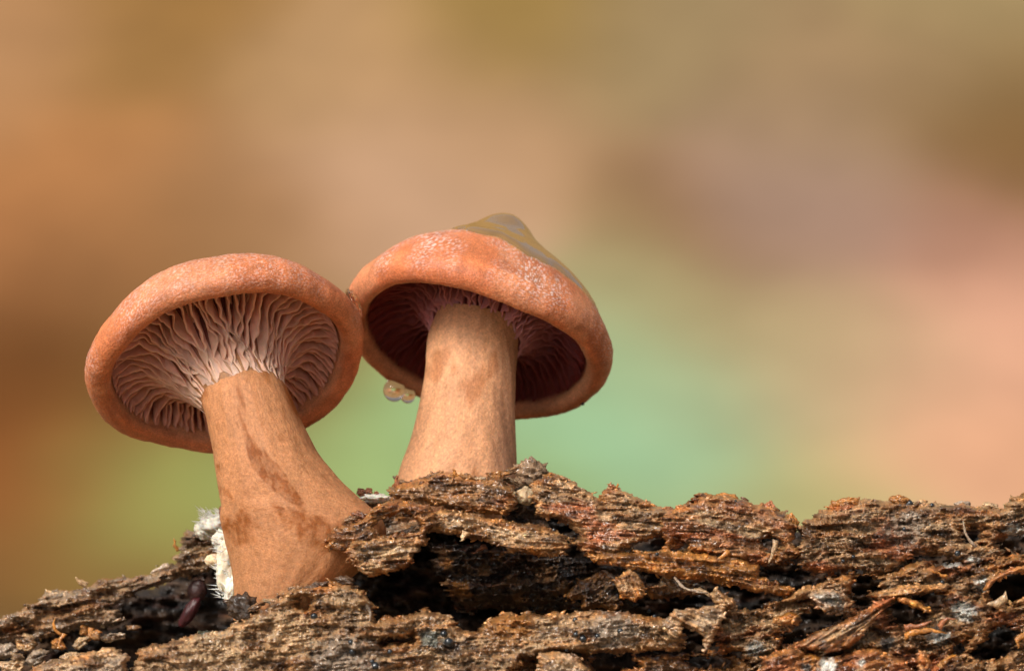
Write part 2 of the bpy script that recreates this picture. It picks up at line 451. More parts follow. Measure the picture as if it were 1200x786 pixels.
slab('wood_slab', [(560, 786), (600, 772), (650, 768), (720, 769), (790, 766), (850, 762), (884, 774), (890, 850), (540, 850)], off=-.45, thick=.5, edge=8, rag=6, ang=2, strata=.15, lump=.12, hs=10, cols=(BROWN * .9, DARK, BROWN * 1.2), seed=180,
     holes=[[(690, 772), (740, 770), (748, 780), (700, 790)], [(800, 770), (850, 768), (858, 778), (820, 784)]])
# right-hand mass
K = [[(1004, 676), (1030, 676), (1028, 688), (1010, 694), (1021, 707), (1004, 714), (999, 698)],
     [(948, 711), (972, 714), (992, 726), (970, 734), (948, 742), (925, 754), (913, 744), (937, 728)],
     [(853, 704), (890, 700), (923, 693), (910, 704), (890, 710), (867, 713)],
     [(909, 669), (951, 674), (956, 682), (940, 688), (920, 684)],
     [(1046, 703), (1068, 706), (1090, 718), (1084, 722), (1055, 732), (1044, 724)],
     [(1070, 700), (1092, 694), (1104, 698), (1100, 710), (1089, 713)],
     [(1158, 687), (1180, 674), (1200, 667), (1240, 664), (1250, 700), (1193, 697), (1187, 708), (1167, 710)],
     [(1167, 738), (1185, 734), (1193, 759), (1164, 773), (1137, 771), (1153, 755)],
     [(1115, 756), (1132, 751), (1130, 763), (1116, 767)],
     [(1173, 636), (1190, 628), (1214, 630), (1206, 648), (1180, 648)],
     [(848, 766), (867, 765), (861, 778), (850, 782)], [(869, 776), (879, 778), (873, 786)],
     [(1072, 652), (1100, 649), (1112, 653), (1118, 660), (1100, 660), (1078, 657)], [(1128, 622), (1152, 621), (1147, 634), (1130, 634)]]
slab('wood_slab', [(932, 648), (937, 622), (950, 604), (975, 590), (1004, 584), (1047, 586), (1087, 588), (1132, 590), (1176, 594), (1184, 582), (1204, 576), (1250, 584), (1360, 600), (1360, 690), (1250, 680), (1180, 676), (1150, 668), (1120, 660), (1070, 658), (1035, 676), (997, 668), (964, 674), (934, 668)],
     off=-.30, thick=.7, edge=12, rag=6, ang=-4, fibre=.05, grain=.045, strata=.12, hs=11, lump=.11, cols=(TAN * .8, BROWN, RED * 1.5), seed=190, holes=K, edgeamt=.35, mix=.1,
     spots=[(1067, 604, 8, GREY * 1.2), (1060, 620, 26, GREY * .7), (1190, 625, 14, MOULD * .7), (1140, 660, 10, MOULD)])
slab('wood_slab', [(846, 712), (866, 700), (900, 704), (934, 690), (980, 676), (1000, 668), (1036, 672), (1070, 658), (1122, 658), (1180, 664), (1250, 670), (1360, 680), (1360, 850), (880, 850), (870, 776), (846, 764), (832, 740)],
     off=-.55, thick=.7, edge=9, rag=7, ang=-14, fibre=.045, grain=.05, strata=.16, hs=10, lump=.17, cols=(TAN * .85, BROWN, RED * 1.5), seed=200, holes=K, edgeamt=.6, mix=.08, step=1.2,
     spots=[(1130, 716, 16, MOULD * .8), (1152, 684, 10, MOULD), (885, 760, 12, MOULD * .5), (980, 706, 18, GREY), (1100, 745, 14, MOULD * .6), (1116, 660, 12, MOULD * .6), (1040, 752, 10, (.05, .06, .06)), (860, 735, 14, TAN), (930, 720, 20, TAN)])
# thin peels and flakes standing proud
slab('wood_flake', [(1051, 697), (1030, 704), (1007, 719), (975, 734), (948, 746), (926, 757), (950, 762), (972, 764), (996, 761), (1006, 748), (1018, 736), (1036, 714)], off=-1.05, thick=.3, edge=6, rag=2.5, ang=-28, fibre=.07, strata=.05, hs=7, lump=.04, grain=.01,
     cols=(AMBER * .8, RED * 1.5, TAN), seed=210, edgecol=RED * 1.6)
slab('wood_flake', [(1022, 698), (1040, 689), (1056, 685), (1086, 684), (1112, 684), (1110, 692), (1090, 694), (1071, 697), (1052, 700), (1040, 703)], off=-.95, thick=.25, edge=5, rag=2, ang=-8, fibre=.04, strata=.03, cols=(TAN * 1.1, AMBER, BROWN), seed=220)
slab('wood_flake', [(1049, 697), (1060, 698), (1075, 703), (1092, 715), (1086, 718), (1068, 709), (1052, 705)], off=-1.0, thick=.2, edge=5, rag=1.5, ang=25, fibre=.03, strata=.02, cols=(RED * 1.7, AMBER), seed=225)
slab('wood_flake', [(1150, 692), (1156, 682), (1166, 674), (1184, 665), (1204, 661), (1260, 660), (1260, 668), (1204, 668), (1184, 673), (1168, 681), (1158, 692)], off=-1.0, thick=.25, edge=5, rag=1.5, ang=-20, fibre=.03, strata=.03, cols=(RED * 1.8, AMBER * .8), seed=230)
slab('wood_flake', [(775, 729), (792, 714), (823, 711), (852, 706), (850, 720), (843, 734), (834, 756), (827, 767), (822, 746), (812, 738), (800, 733), (798, 752), (788, 748), (780, 742)], off=-.95, thick=.25, edge=5, rag=2.5, ang=25, fibre=.05, strata=.05, hs=7, cols=(GREY, TAN, TAN * .8), seed=240, edgeamt=.35)
slab('wood_flake', [(720, 678), (737, 666), (755, 680), (758, 699), (744, 706), (728, 699)], off=-.65, thick=.3, edge=6, rag=2.5, ang=62, fibre=.06, strata=.06, hs=7, cols=(TAN, AMBER * .8, TAN * .8), seed=250)
slab('wood_flake', [(630, 764), (655, 762), (678, 769), (698, 790), (700, 830), (630, 830)], off=-1.0, thick=.3, edge=7, rag=2, ang=18, fibre=.05, cols=(GREY, TAN * .8), seed=260)
slab('wood_flake', [(884, 790), (895, 768), (928, 758), (972, 770), (1002, 760), (1026, 758), (1062, 772), (1080, 800), (1090, 850), (880, 850)], off=-1.05, thick=.5, edge=8, rag=3, ang=-18, fibre=.05, strata=.08, cols=(AMBER * .6, RED * 1.5, TAN), seed=270,
     spots=[(970, 779, 12, MOULD * 1.1), (1008, 776, 6, MOULD), (945, 782, 8, (.05, .06, .06))])
slab('wood_flake', [(946, 696), (962, 690), (990, 690), (997, 701), (990, 718), (978, 716), (966, 717), (956, 708)], off=-.85, thick=.3, edge=6, rag=4, ang=30, lump=.1, cols=(GREY, TAN, MOULD * .6), seed=280)
slab('wood_flake', [(906, 722), (925, 716), (940, 722), (936, 732), (915, 733), (904, 730)], off=-.85, thick=.3, edge=8, rag=2, ang=-20, lump=.05, cols=(TAN, AMBER * .6), seed=285)
slab('wood_flake', [(828, 694), (840, 690), (858, 700), (864, 712), (850, 716), (838, 708)], off=-.8, thick=.3, edge=6, rag=2.5, ang=50, fibre=.05, cols=(TAN, TAN * .7), seed=290)
slab('wood_flake', [(1076, 760), (1086, 764), (1092, 776), (1088, 790), (1078, 788), (1074, 774)], off=-1.1, thick=.2, edge=5, rag=1, ang=70, fibre=.03, strata=.03, cols=(TAN, RED * 1.4), seed=295)
slab('wood_flake', [(1096, 778), (1110, 768), (1124, 766), (1112, 774), (1102, 784)], off=-1.1, thick=.15, edge=4, rag=1, ang=-30, cols=(TAN, AMBER), seed=296)
# left-hand ridge behind the first mushroom
def left_depth(px, py):
    return 1.35 - .006 * (py - 640) + .2 * pn(px / 70, py / 50, 33)
slab('wood_slab', [(-120, 722), (0, 724), (36, 708), (46, 700), (56, 693), (88, 691), (115, 679), (144, 675), (175, 675), (186, 665), (206, 658), (210, 634), (224, 620), (270, 622), (300, 640), (300, 690), (262, 700), (230, 694), (196, 704), (160, 722), (120, 736), (70, 740), (0, 760), (-120, 770)],
     depth=left_depth, thick=.5, edge=9, rag=5, ang=-10, fibre=.04, strata=.13, hs=13, lump=.10, cols=(TAN * .75, BROWN * .9, DARK), seed=300, mix=.15, edgecol=GREY, edgeamt=.7, holes=[[(130, 712), (165, 694), (215, 676), (262, 668), (270, 700), (200, 708), (150, 726)]])

# ------------------------------------------------------------------ mushrooms
def catmull(pts, n):
    pts = np.asarray(pts, float)
    p = np.vstack([2 * pts[0] - pts[1], pts, 2 * pts[-1] - pts[-2]])
    seg = len(pts) - 1
    t = np.linspace(0, seg, n); i = np.minimum(t.astype(int), seg - 1); f = (t - i)[:, None]
    a, b, c, d = p[i], p[i + 1], p[i + 2], p[i + 3]
    return .5 * ((2 * b) + (c - a) * f + (2 * a - 5 * b + 4 * c - d) * f ** 2 + (3 * b - a - 3 * c + d) * f ** 3)

def frame_of(tilt, phi):
    """columns: cap right, cap 'near' direction, cap axis; tilt clockwise in the view, phi how far the underside turns to the viewer"""
    t, f = math.radians(tilt), math.radians(phi)
    ur = np.array([math.cos(t), 0, -math.sin(t)])
    uu = np.array([math.sin(t), 0, math.cos(t)])
    fw = np.array([0, -1.0, 0])
    near = fw * math.cos(f) + uu * math.sin(f)
    axis = -fw * math.sin(f) + uu * math.cos(f)
    return ur, near, axis

def cap_mesh(mush, profile, org, fr, wave, seed, colfn, bend, slime=False, n_t=720, n_p=230):
    ur, near, axis = fr
    pr = catmull(profile, n_p)
    th = np.linspace(0, 2 * math.pi, n_t, endpoint=False)
    T, Rr = np.meshgrid(th, pr[:, 0]); _, Zz = np.meshgrid(th, pr[:, 1])
    ct, st = np.cos(T), np.sin(T)
    rr0 = Rr / pr[:, 0].max()
    wr, wz = wave(T, rr0)
    R2 = np.clip(Rr, 0, None) * wr; Z2 = Zz + wz
    Z2 = Z2 + .012 * fbm(R2 * ct * 2.2, R2 * st * 2.2, seed, 3)
    idx0 = np.arange(n_p)[:, None] / n_p + 0 * T
    gx_, gy_ = R2 * ct, R2 * st + Z2 * 1.7
    Z2 = Z2 + .0035 * pn(gx_ * 26, gy_ * 26, seed + 6) + .0030 * pn(gx_ * 52, gy_ * 52, seed + 7)
    if slime:
        Z2 = Z2 + .022 * sm(.75, .35, Rr) * (idx0 < .4) * pn(gx_ * 4.6, R2 * st * 4.6, seed + 11)
    bu = bend(Rr, Z2)
    V = org + (R2 * ct + bu)[..., None] * ur + (R2 * st)[..., None] * near + Z2[..., None] * axis
    idx = np.arange(n_p)[:, None] + 0 * T
    cols, wet = colfn(T, Rr, Zz, idx / n_p, R2 * ct, R2 * st)
    i, j = np.meshgrid(np.arange(n_p - 1), np.arange(n_t), indexing='ij')
    a = (i * n_t + j).ravel(); b = (i * n_t + (j + 1) % n_t).ravel()
    q = np.stack([a, a + n_t, b + n_t, b], 1)
    return mesh_obj('cap', V.reshape(-1, 3), None, M['cap'], mush, cols=cols.reshape(-1, 3), wet=wet.ravel(), quads=q)

def gills(cap, edge, flesh, org, fr, wave, n, seed, c_out, c_in, wavy, bend, thin=1.0, cpow=1.4):
    """full-length gills with shorter ones between, thin crisp blades that waver and crowd together"""
    ur, near, axis = fr
    rng = np.random.default_rng(seed)
    E = catmull(edge, 40); F = catmull(flesh, 40)
    rmx = 1.64
    for g in range(2 * n):
        full = g % 2 == 0
        t0 = 2 * math.pi * (g + rng.uniform(-.42, .42)) / (2 * n)
        s0 = rng.uniform(0, .03)
        s1 = rng.uniform(.90, 1.0) if full else rng.uniform(.25, .66)
        ns = 34 if full else 18
        s = np.linspace(s0, s1, ns) * 39
        k = np.minimum(s.astype(int), 38); f = (s - k)[:, None]
        e = E[k] * (1 - f) + E[k + 1] * f; fl_ = F[k] * (1 - f) + F[k + 1] * f
        u = np.linspace(0, 1, ns)[:, None]
        if not full:
            e = e + (fl_ - e) * (rng.uniform(.15, .4) + .6 * u ** 2.2)
        else:
            e = e + (fl_ - e) * (rng.uniform(0, .16) + .45 * u ** 14)
        sn = s / 39
        lat = wavy * (.30 + sn) * (1.25 * pn(sn * 3.4 + t0 * .5, np.full(ns, t0 * 2.2), seed) + .85 * pn(sn * 8.5, np.full(ns, g * 1.71), seed + 1) + .35 * pn(sn * 17, np.full(ns, g * 2.9), seed + 3))
        dz = .05 * pn(sn * 5, np.full(ns, g * 2.3), seed + 2) + .02 * pn(sn * 14, np.full(ns, g * 1.3), seed + 5)
        wt_, we = .024 * thin * (.65 + .5 * e[:, 0] / 1.3), .0115 * thin
        pts = []
        for (pz, pr, wdt, lw) in ((fl_[:, 1], fl_[:, 0], -wt_, .25), ((e[:, 1] + fl_[:, 1]) / 2 + dz, e[:, 0], -.6 * wt_, .75), (e[:, 1] + .02 + dz, e[:, 0], -we * 1.2, 1), (e[:, 1] + .004 + dz, e[:, 0], -we * .6, 1),
                                  (e[:, 1] + .004 + dz, e[:, 0], we * .6, 1), (e[:, 1] + .02 + dz, e[:, 0], we * 1.2, 1), ((e[:, 1] + fl_[:, 1]) / 2 + dz, e[:, 0], .6 * wt_, .75), (fl_[:, 1], fl_[:, 0], wt_, .25)):
            tt = t0 + (lat * lw + wdt) / np.maximum(pr, .3)
            wr, wz = wave(tt, pr / rmx)
            r2 = pr * wr
            pts.append(org + (r2 * np.cos(tt) + bend(pr, pz))[:, None] * ur + (r2 * np.sin(tt))[:, None] * near + (pz + wz)[:, None] * axis)
        V = np.stack(pts, 1).reshape(-1, 3)
        a_, b_ = np.meshgrid(np.arange(ns - 1), np.arange(7), indexing='ij')
        i0 = (a_ * 8 + b_).ravel()
        q = np.stack([i0, i0 + 8, i0 + 9, i0 + 1], 1)
        sh = rng.uniform(.85, 1.12)
        kk = (np.repeat(sn, 8) ** cpow)[:, None]
        mesh_obj('gill', V, None, M['gill'], cap, cols=(np.asarray(c_out) * (1 - kk) + np.asarray(c_in) * kk) * sh, quads=q)

def stem_mesh(mush, spine, colfn, seed, n_t=300, n_s=380):
    """spine rows: px, py, depth, half width (cm), half depth (cm)"""
    rows = catmull(spine, n_s)
    ctr = np.stack(P(rows[:, 0], rows[:, 1], rows[:, 2]), 1)
    tan = np.gradient(ctr, axis=0); tan /= np.linalg.norm(tan, axis=1)[:, None]
    th = np.linspace(0, 2 * math.pi, n_t, endpoint=False)
    V, C = [], []
    for i in range(n_s):
        lv = min(1.0, i / n_s / .30)
        tan[i] = tan[i] * (1 - lv) + np.array([0, 0, -1.0]) * lv; tan[i] /= np.linalg.norm(tan[i])
        right = np.array([1.0, 0, 0]) - tan[i] * tan[i][0]; right /= np.linalg.norm(right)
        fwd = np.cross(right, tan[i]); 
        if fwd[1] > 0: fwd = -fwd
        a, b = rows[i, 3], rows[i, 4]
        hgt = i / n_s
        nz = 1 + .030 * fbm(np.cos(th) * 1.6 + 3, np.sin(th) * 1.6 + hgt * 3.2, seed, 3) + .012 * pn(np.cos(th) * 3.2, np.sin(th) * 3 + hgt * 3, seed + 4) + .003 * pn(np.cos(th) * 13, np.sin(th) * 13 + hgt * 2.5, seed + 5)
        V.append(ctr[i] + (a * nz * np.cos(th))[:, None] * right + (b * nz * np.sin(th))[:, None] * fwd)
        C.append(colfn(th, np.full(n_t, hgt)))
    V = np.array(V).reshape(-1, 3); C = np.array(C).reshape(-1, 3)
    i, j = np.meshgrid(np.arange(n_s - 1), np.arange(n_t), indexing='ij')
    a = (i * n_t + j).ravel(); b = (i * n_t + (j + 1) % n_t).ravel()
    return mesh_obj('stem', V, None, M['stem'], mush, cols=C, quads=np.stack([a, b, b + n_t, a + n_t], 1))

CAPC = np.array([.56, .178, .068]); CAPP = np.array([.66, .30, .155]); CAPB = np.array([.40, .135, .05]); GILLC = np.array([.64, .35, .25])
STEMC = np.array([.60, .275, .115])

def frost(c, f, X, Y, T, seed, amt):
    """pale bloom of fine grains on the upper skin"""
    zone = sm(-.55, .7, fbm(X * 1.5, Y * 1.5, seed, 3) + .15) * sm(.52, .36, f)
    U = ((T + math.pi / 2) % (2 * math.pi)) * 1.5; W = f * 5.2
    gr = sm(.05, .55, pn(U * 24, W * 24, seed + 5) + .8 * pn(U * 46, W * 46, seed + 6))
    k = (amt * zone * gr)[..., None]
    bl = (.42 * sm(.15, .75, fbm(U * 1.1, W * 1.6, seed + 20, 4)))[..., None]
    c = c * (1 - bl) + np.array([.38, .105, .045]) * bl
    g2 = (1 + .13 * pn(U * 26, W * 26, seed + 8) + .17 * pn(U * 48, W * 48, seed + 9) + .18 * fbm(U * 3, W * 3, seed + 10, 2))[..., None]
    return np.clip(c * g2 * (1 - k) + np.array([.80, .62, .58]) * k, .01, .9)

# ---- first mushroom: round open cap with wavy gills
m1 = thing('mushroom', 'orange mushroom with wide open cap, pale wavy gills and stained bending stem beside white mycelium', 'mushroom', PV(332, 705, -.75))
org1 = PV(262, 411, .1)
fr1 = frame_of(-16, 38)
def wave1(T, r):
    k = np.clip(r, 0, 1.1) ** 2
    wr = 1 + k * (.016 * np.cos(2 * T + .4) + .010 * np.cos(3 * T + 2) + .006 * np.cos(7 * T))
    wr = wr + k * (.005 * pn(np.cos(T) * 6, np.sin(T) * 6, 81) + .004 * pn(np.cos(T) * 14, np.sin(T) * 14, 82))
    return wr, k * (.05 * np.cos(2 * T - .6) + .03 * np.cos(3 * T + 1) + .012 * np.cos(6 * T + 1))
edge1 = [(1.33, -.22), (1.24, -.10), (1.08, -.05), (.92, -.10), (.76, -.24), (.63, -.44), (.53, -.66), (.455, -.96)]
dep1 = [.06, .2, .29, .3, .27, .21, .12, .04]
flesh1 = [(r, z + d) for (r, z), d in zip(edge1, dep1)]
prof1 = [(0.0, .66), (.25, .68), (.6, .68), (.95, .60), (1.25, .42), (1.48, .20), (1.60, .0), (1.63, -.14), (1.585, -.27), (1.49, -.335), (1.40, -.315), (1.35, -.24), (1.335, -.13)] + flesh1[1:]
def col1(T, R, Z, f, X, Y):
    c = np.zeros(T.shape + (3,)) + CAPC
    und = sm(.52, .60, f)[..., None]
    c = c * (1 - und) + (CAPP * .92) * und
    pale = (sm(.2, .5, fbm(X * 1.1, Y * 1.1, 12, 3)) * .35)[..., None]
    c = c * (1 - pale) + CAPP * pale
    c = frost(c, f, X, Y, T, 14, .55)
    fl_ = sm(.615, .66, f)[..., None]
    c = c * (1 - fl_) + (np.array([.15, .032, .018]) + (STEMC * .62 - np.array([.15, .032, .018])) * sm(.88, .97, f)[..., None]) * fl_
    return c, .03 + 0 * f
def bend1(r, z):
    return .16 * np.clip((-z - .2) / .72, 0, 2) ** 1.3 * sm(1.1, .7, r)
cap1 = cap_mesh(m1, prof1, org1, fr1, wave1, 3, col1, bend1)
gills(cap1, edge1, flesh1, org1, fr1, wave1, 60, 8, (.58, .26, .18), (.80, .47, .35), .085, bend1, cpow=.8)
def scol1(th, h):
    c = np.zeros((len(th), 3)) + STEMC * np.array([.80, .77, .80])
    u = np.cos(th); fr_ = np.sin(th)
    st = sm(.10, .42, fbm(u * 1.6, h * 3.5, 22, 4) + 1.1 * np.exp(-((u - (.0 + .75 * (h - .35))) / .24) ** 2) * sm(.22, .42, h) * sm(.95, .6, h) - .36) * (fr_ > -.2)
    st = st * (.55 + .6 * sm(-.4, .4, pn(u * 8, h * 17, 24) + .6 * pn(u * 19, h * 40, 25)))
    c = c * (1 - .85 * st[:, None]) + np.array([.25, .070, .010]) * .85 * st[:, None]
    c = c * (1 + .16 * pn(u * 26, h * 60, 26) + .12 * pn(u * 45, h * 110, 27) + .05 * pn(u * 22 + h * 1.5, h * 5, 29) + .12 * fbm(u * 4, h * 9, 28, 2))[:, None]
    sp = sm(.45, .65, pn(u * 9, h * 22, 23))[:, None] * .35
    c = c * (1 - sp) + np.array([.24, .08, .018]) * sp
    low = (sm(.6, 1.0, h) * .30)[:, None]
    return c * (1 - low) + np.array([.36, .17, .07]) * low
def unproj(p):
    k = (p[1] - CAMY) / 40
    return (600 + (p[0] - CX) / k * 100, 393 - (p[2] - CZ) / k * 100, p[1])
s1 = [(*unproj(org1 + fr1[2] * z + fr1[0] * float(bend1(np.array(.4), np.array(z)))), r, r) for z, r in ((-.45, .42), (-.66, .478), (-.88, .505))]
s1 += [(302, 505, -.56, .545, .52), (312, 530, -.63, .60, .56), (321, 550, -.67, .67, .58), (328, 565, -.70, .72, .60), (337, 580, -.72, .79, .61), (345, 592, -.74, .85, .62), (353, 608, -.75, .93, .63), (357, 630, -.76, .92, .64), (350, 660, -.76, .78, .63), (336, 690, -.76, .61, .60), (330, 725, -.76, .55, .55)]
stem_mesh(m1, s1, scol1, 31)

# ---- second mushroom: peaked slimy cap
m2 = thing('mushroom', 'mushroom with peaked slimy olive-topped cap, red gills darkened in colour for shade and pale upright stem', 'mushroom', PV(536, 575, .8))
org2 = PV(561, 386, 1.3)
fr2 = frame_of(15, 30)
def wave2(T, r):
    k = np.clip(r, 0, 1.1) ** 2
    wr = 1 + k * (.012 * np.cos(2 * T + 1.0) + .010 * np.cos(3 * T) + .006 * np.cos(5 * T + 2))
    wr = wr + k * (.006 * pn(np.cos(T) * 6, np.sin(T) * 6, 83) + .004 * pn(np.cos(T) * 14, np.sin(T) * 14, 84))
    return wr, k * (.06 * np.cos(2 * T + .3) + .03 * np.cos(3 * T - .8) + .010 * np.cos(7 * T + 1))
edge2 = [(1.34, -.20), (1.22, -.06), (1.06, .06), (.92, .10), (.80, .08), (.70, .0), (.60, -.10), (.53, -.28)]
dep2 = [.03, .07, .10, .13, .17, .2, .16, .05]
flesh2 = [(r, z + d) for (r, z), d in zip(edge2, dep2)]
prof2 = [(0.0, 1.56), (.12, 1.54), (.28, 1.43), (.5, 1.21), (.8, .94), (1.12, .67), (1.40, .38), (1.58, .10), (1.645, -.05), (1.63, -.2), (1.55, -.30), (1.46, -.32), (1.38, -.26), (1.345, -.15)] + flesh2[1:]
def col2(T, R, Z, f, X, Y):
    c = np.zeros(T.shape + (3,)) + CAPC * np.array([1.02, .98, .98])
    und = sm(.50, .60, f)[..., None]
    c = c * (1 - und) + CAPP * .85 * und
    pale = (sm(.1, .5, fbm(X * 1.3, Y * 1.3, 42, 3)) * .4)[..., None]
    c = c * (1 - pale) + CAPP * pale
    outer = (f < .45)
    sl = outer * sm(1.18, .98, R + .12 * fbm(np.cos(T) * 1.4, np.sin(T) * 1.4, 44, 3) - .42 * np.cos(T - .25))
    olive = np.array([.46, .26, .05]) * (1 + .16 * fbm(X * 1.6, Y * 1.6, 46, 2))[..., None]
    c = c * (1 - sl[..., None]) + olive * sl[..., None]
    rimb = (np.exp(-((sl - .45) / .25) ** 2) * outer * .6)[..., None]
    c = c * (1 - rimb) + np.array([.50, .22, .045]) * rimb
    c = frost(c, f, X, Y, T, 48, .9) * (1 - sl[..., None]) + c * sl[..., None]
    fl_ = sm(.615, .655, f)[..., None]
    c = c * (1 - fl_) + np.array([.13, .013, .010]) * fl_  # maroon flesh, pigment deepened to carry the shade inside the cap
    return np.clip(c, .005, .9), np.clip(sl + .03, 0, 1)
bend2 = lambda r, z: 0 * r
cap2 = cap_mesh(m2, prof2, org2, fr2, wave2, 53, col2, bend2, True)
def slime_film():
    ur, near, axis = fr2
    n_t, n_p = 360, 110
    pr = catmull(prof2[:9], 200); pr = pr[np.argmax(pr[:, 0] > 0.001) - 1:]
    th = np.linspace(0, 2 * math.pi, n_t, endpoint=False)
    q_ = np.linspace(0, 1, n_p)
    bound = 1.09 - .12 * fbm(np.cos(th) * 1.4, np.sin(th) * 1.4, 44, 3) + .42 * np.cos(th - .25) - .05 * pn(np.cos(th) * 5, np.sin(th) * 5, 45)
    bound = np.clip(bound, .55, 1.42)
    Rr = q_[:, None] * bound[None]
    Zz = np.interp(Rr, pr[:, 0], pr[:, 1])
    T = th[None] + 0 * Rr
    wr, wz = wave2(T, Rr / 1.645)
    e = (1 - q_)[:, None] * bound[None]
    X, Y = Rr * np.cos(T), Rr * np.sin(T)
    t_ = (.022 + .045 * sm(.6, 0, Rr) + .012 * (fbm(X * 2.2, Y * 2.2, 47, 2) + .3)) * sm(0, .13, e) ** .6 - .012 + .012 * sm(0, .05, e)
    V = org2 + (Rr * wr * np.cos(T))[..., None] * ur + (Rr * wr * np.sin(T))[..., None] * near + (Zz + wz + np.maximum(t_, -.012) * 1.25 + .012)[..., None] * axis
    i, j = np.meshgrid(np.arange(n_p - 1), np.arange(n_t), indexing='ij')
    a = (i * n_t + j).ravel(); b = (i * n_t + (j + 1) % n_t).ravel()
    mesh_obj('slime', V.reshape(-1, 3), None, M['slime'], cap2, quads=np.stack([a, a + n_t, b + n_t, b], 1))
slime_film()
gills(cap2, edge2, flesh2, org2, fr2, wave2, 52, 58, (.13, .014, .011), (.82, .36, .38), .075, bend2, cpow=2.3)  # maroon outer ends also hold the cap's inner shade in their colour
def scol2(th, h):
    c = np.zeros((len(th), 3)) + STEMC * np.array([1.08, 1.18, 1.45])
    u = np.cos(th); fr_ = np.sin(th)
    st = sm(.1, .6, fbm(u * 1.6, h * 3.5, 62, 3) + 1.0 * np.exp(-((u - .3) / .4) ** 2) * sm(.60, .95, h) - .2)
    c = c * (1 - .6 * st[:, None]) + np.array([.40, .14, .045]) * .6 * st[:, None]
    c = c * (1 + .16 * pn(u * 26, h * 60, 66) + .12 * pn(u * 45, h * 110, 67) + .05 * pn(u * 22 + h * 1.5, h * 5, 69) + .12 * fbm(u * 4, h * 9, 68, 2))[:, None]
    pk = (sm(.4, .9, u) * .35)[:, None]
    return c * (1 - pk) + np.array([.46, .22, .15]) * pk
s2 = [(560, 372, 1.22, .50, .50), (556, 392, 1.16, .55, .53), (553, 410, 1.11, .555, .53), (551, 440, 1.02, .555, .54), (547, 475, .94, .575, .55), (543, 515, .87, .62, .58), (538, 548, .83, .69, .62), (536, 575, .8, .74, .66), (536, 610, .8, .74, .66)]
stem_mesh(m2, s2, scol2, 71)

# ------------------------------------------------------------------ small things
def ico(sub):
    import bmesh
    bm = bmesh.new(); bmesh.ops.create_icosphere(bm, subdivisions=sub, radius=1)
    v = np.array([a.co[:] for a in bm.verts]); f = [tuple(q.index for q in p.verts) for p in bm.faces]
    bm.free(); return v, np.array(f)
ICO3, ICO4 = ico(3), ico(4)

def lump_mesh(px, py, y, size, rot=0, seed=1, rough=.25, stretch=1.0, data=None, freq=1.4):
    """a knobbly piece; size (w, d, h) in cm half extents"""
    v0, f = data or ICO4
    v = v0.copy()
    r = 1 + rough * (n3(v, freq, seed) + .5 * n3(v, freq * 2.3, seed + 2) + .28 * n3(v, freq * 5.5, seed + 4))
    v = v * r[:, None] * np.asarray(size)
    c, s_ = math.cos(math.radians(rot)), math.sin(math.radians(rot))
    v = np.stack([v[:, 0] * c + v[:, 2] * s_, v[:, 1], -v[:, 0] * s_ + v[:, 2] * c], 1)
    return v + PV(px, py, y), f

def lump(name, px, py, y, size, colr, rot=0, seed=1, rough=.25, parent=None, material='wood', freq=1.4, data=None):
    v, f = lump_mesh(px, py, y, size, rot, seed, rough, data=data, freq=freq)
    c = np.asarray(colr)[None] * (1 + .35 * n3(v, 9, seed + 7) + .25 * n3(v, 26, seed + 8))[:, None]
    return mesh_obj(name, v, None, M[material], parent, cols=np.clip(c, .004, .9), wet=.5, quads=f)

# chips heaped at the log's left end
chips = [(12, 738, 1.0, .17, .09, -18, TAN * 1.5), (30, 722, 1.15, .10, .13, 10, BROWN * 1.2), (30, 752, .7, .16, .11, 12, TAN * 1.2), (8, 762, .5, .14, .09, -8, GREY * 1.1),
         (52, 738, .9, .14, .10, 20, BROWN * 1.3), (44, 770, .35, .14, .09, -24, GREY), (14, 780, .1, .18, .09, 4, TAN * 1.1), (70, 755, .6, .10, .08, 40, AMBER * .8),
         (95, 752, .5, .12, .06, -25, TAN * 1.2), (-20, 752, .8, .2, .14, 0, TAN), (-40, 780, .3, .25, .12, 8, BROWN), (62, 716, 1.2, .12, .09, -30, GREY), (112, 744, .45, .08, .07, 30, AMBER * .7),
         (82, 768, .2, .12, .06, -12, TAN), (132, 746, .6, .16, .05, -6, GREY * 1.3), (48, 708, 1.3, .09, .06, -40, TAN * 1.3), (155, 735, .9, .10, .04, 5, BROWN)]
def chip(a, b, y, sx, sz, r, c, seed):
    k = np.arange(11) / 11 * 2 * math.pi
    rr = 1 + .35 * pn(np.cos(k) * 1.3, np.sin(k) * 1.3, seed)
    u, v_ = sx * 100 * rr * np.cos(k), sz * 100 * rr * np.sin(k)
    cr, sr = math.cos(math.radians(r)), math.sin(math.radians(r))
    slab('wood_chip', np.stack([a + u * cr - v_ * sr, b + u * sr + v_ * cr], 1), depth=lambda p, q: y - .004 * (q - b) + 0 * p, thick=min(sx, sz) * 1.4, edge=min(sx, sz) * 70, rag=2.5, ang=r,
         strata=.04, fibre=.03, lump=.06, hs=7, cols=(c, c * .7, c * .8), seed=seed, crumbs=False, edgeamt=.2, edgecol=TAN, step=1.1)
chips += [(-4, 742, 1.0, .14, .07, -10, TAN), (20, 770, .15, .10, .06, 25, TAN * 1.1), (60, 778, .1, .10, .06, -15, GREY), (98, 738, .8, .07, .06, 30, AMBER * .7), (120, 730, 1.0, .09, .04, 10, BROWN)]
for i, q in enumerate(chips):
    chip(*q, 400 + i * 7)
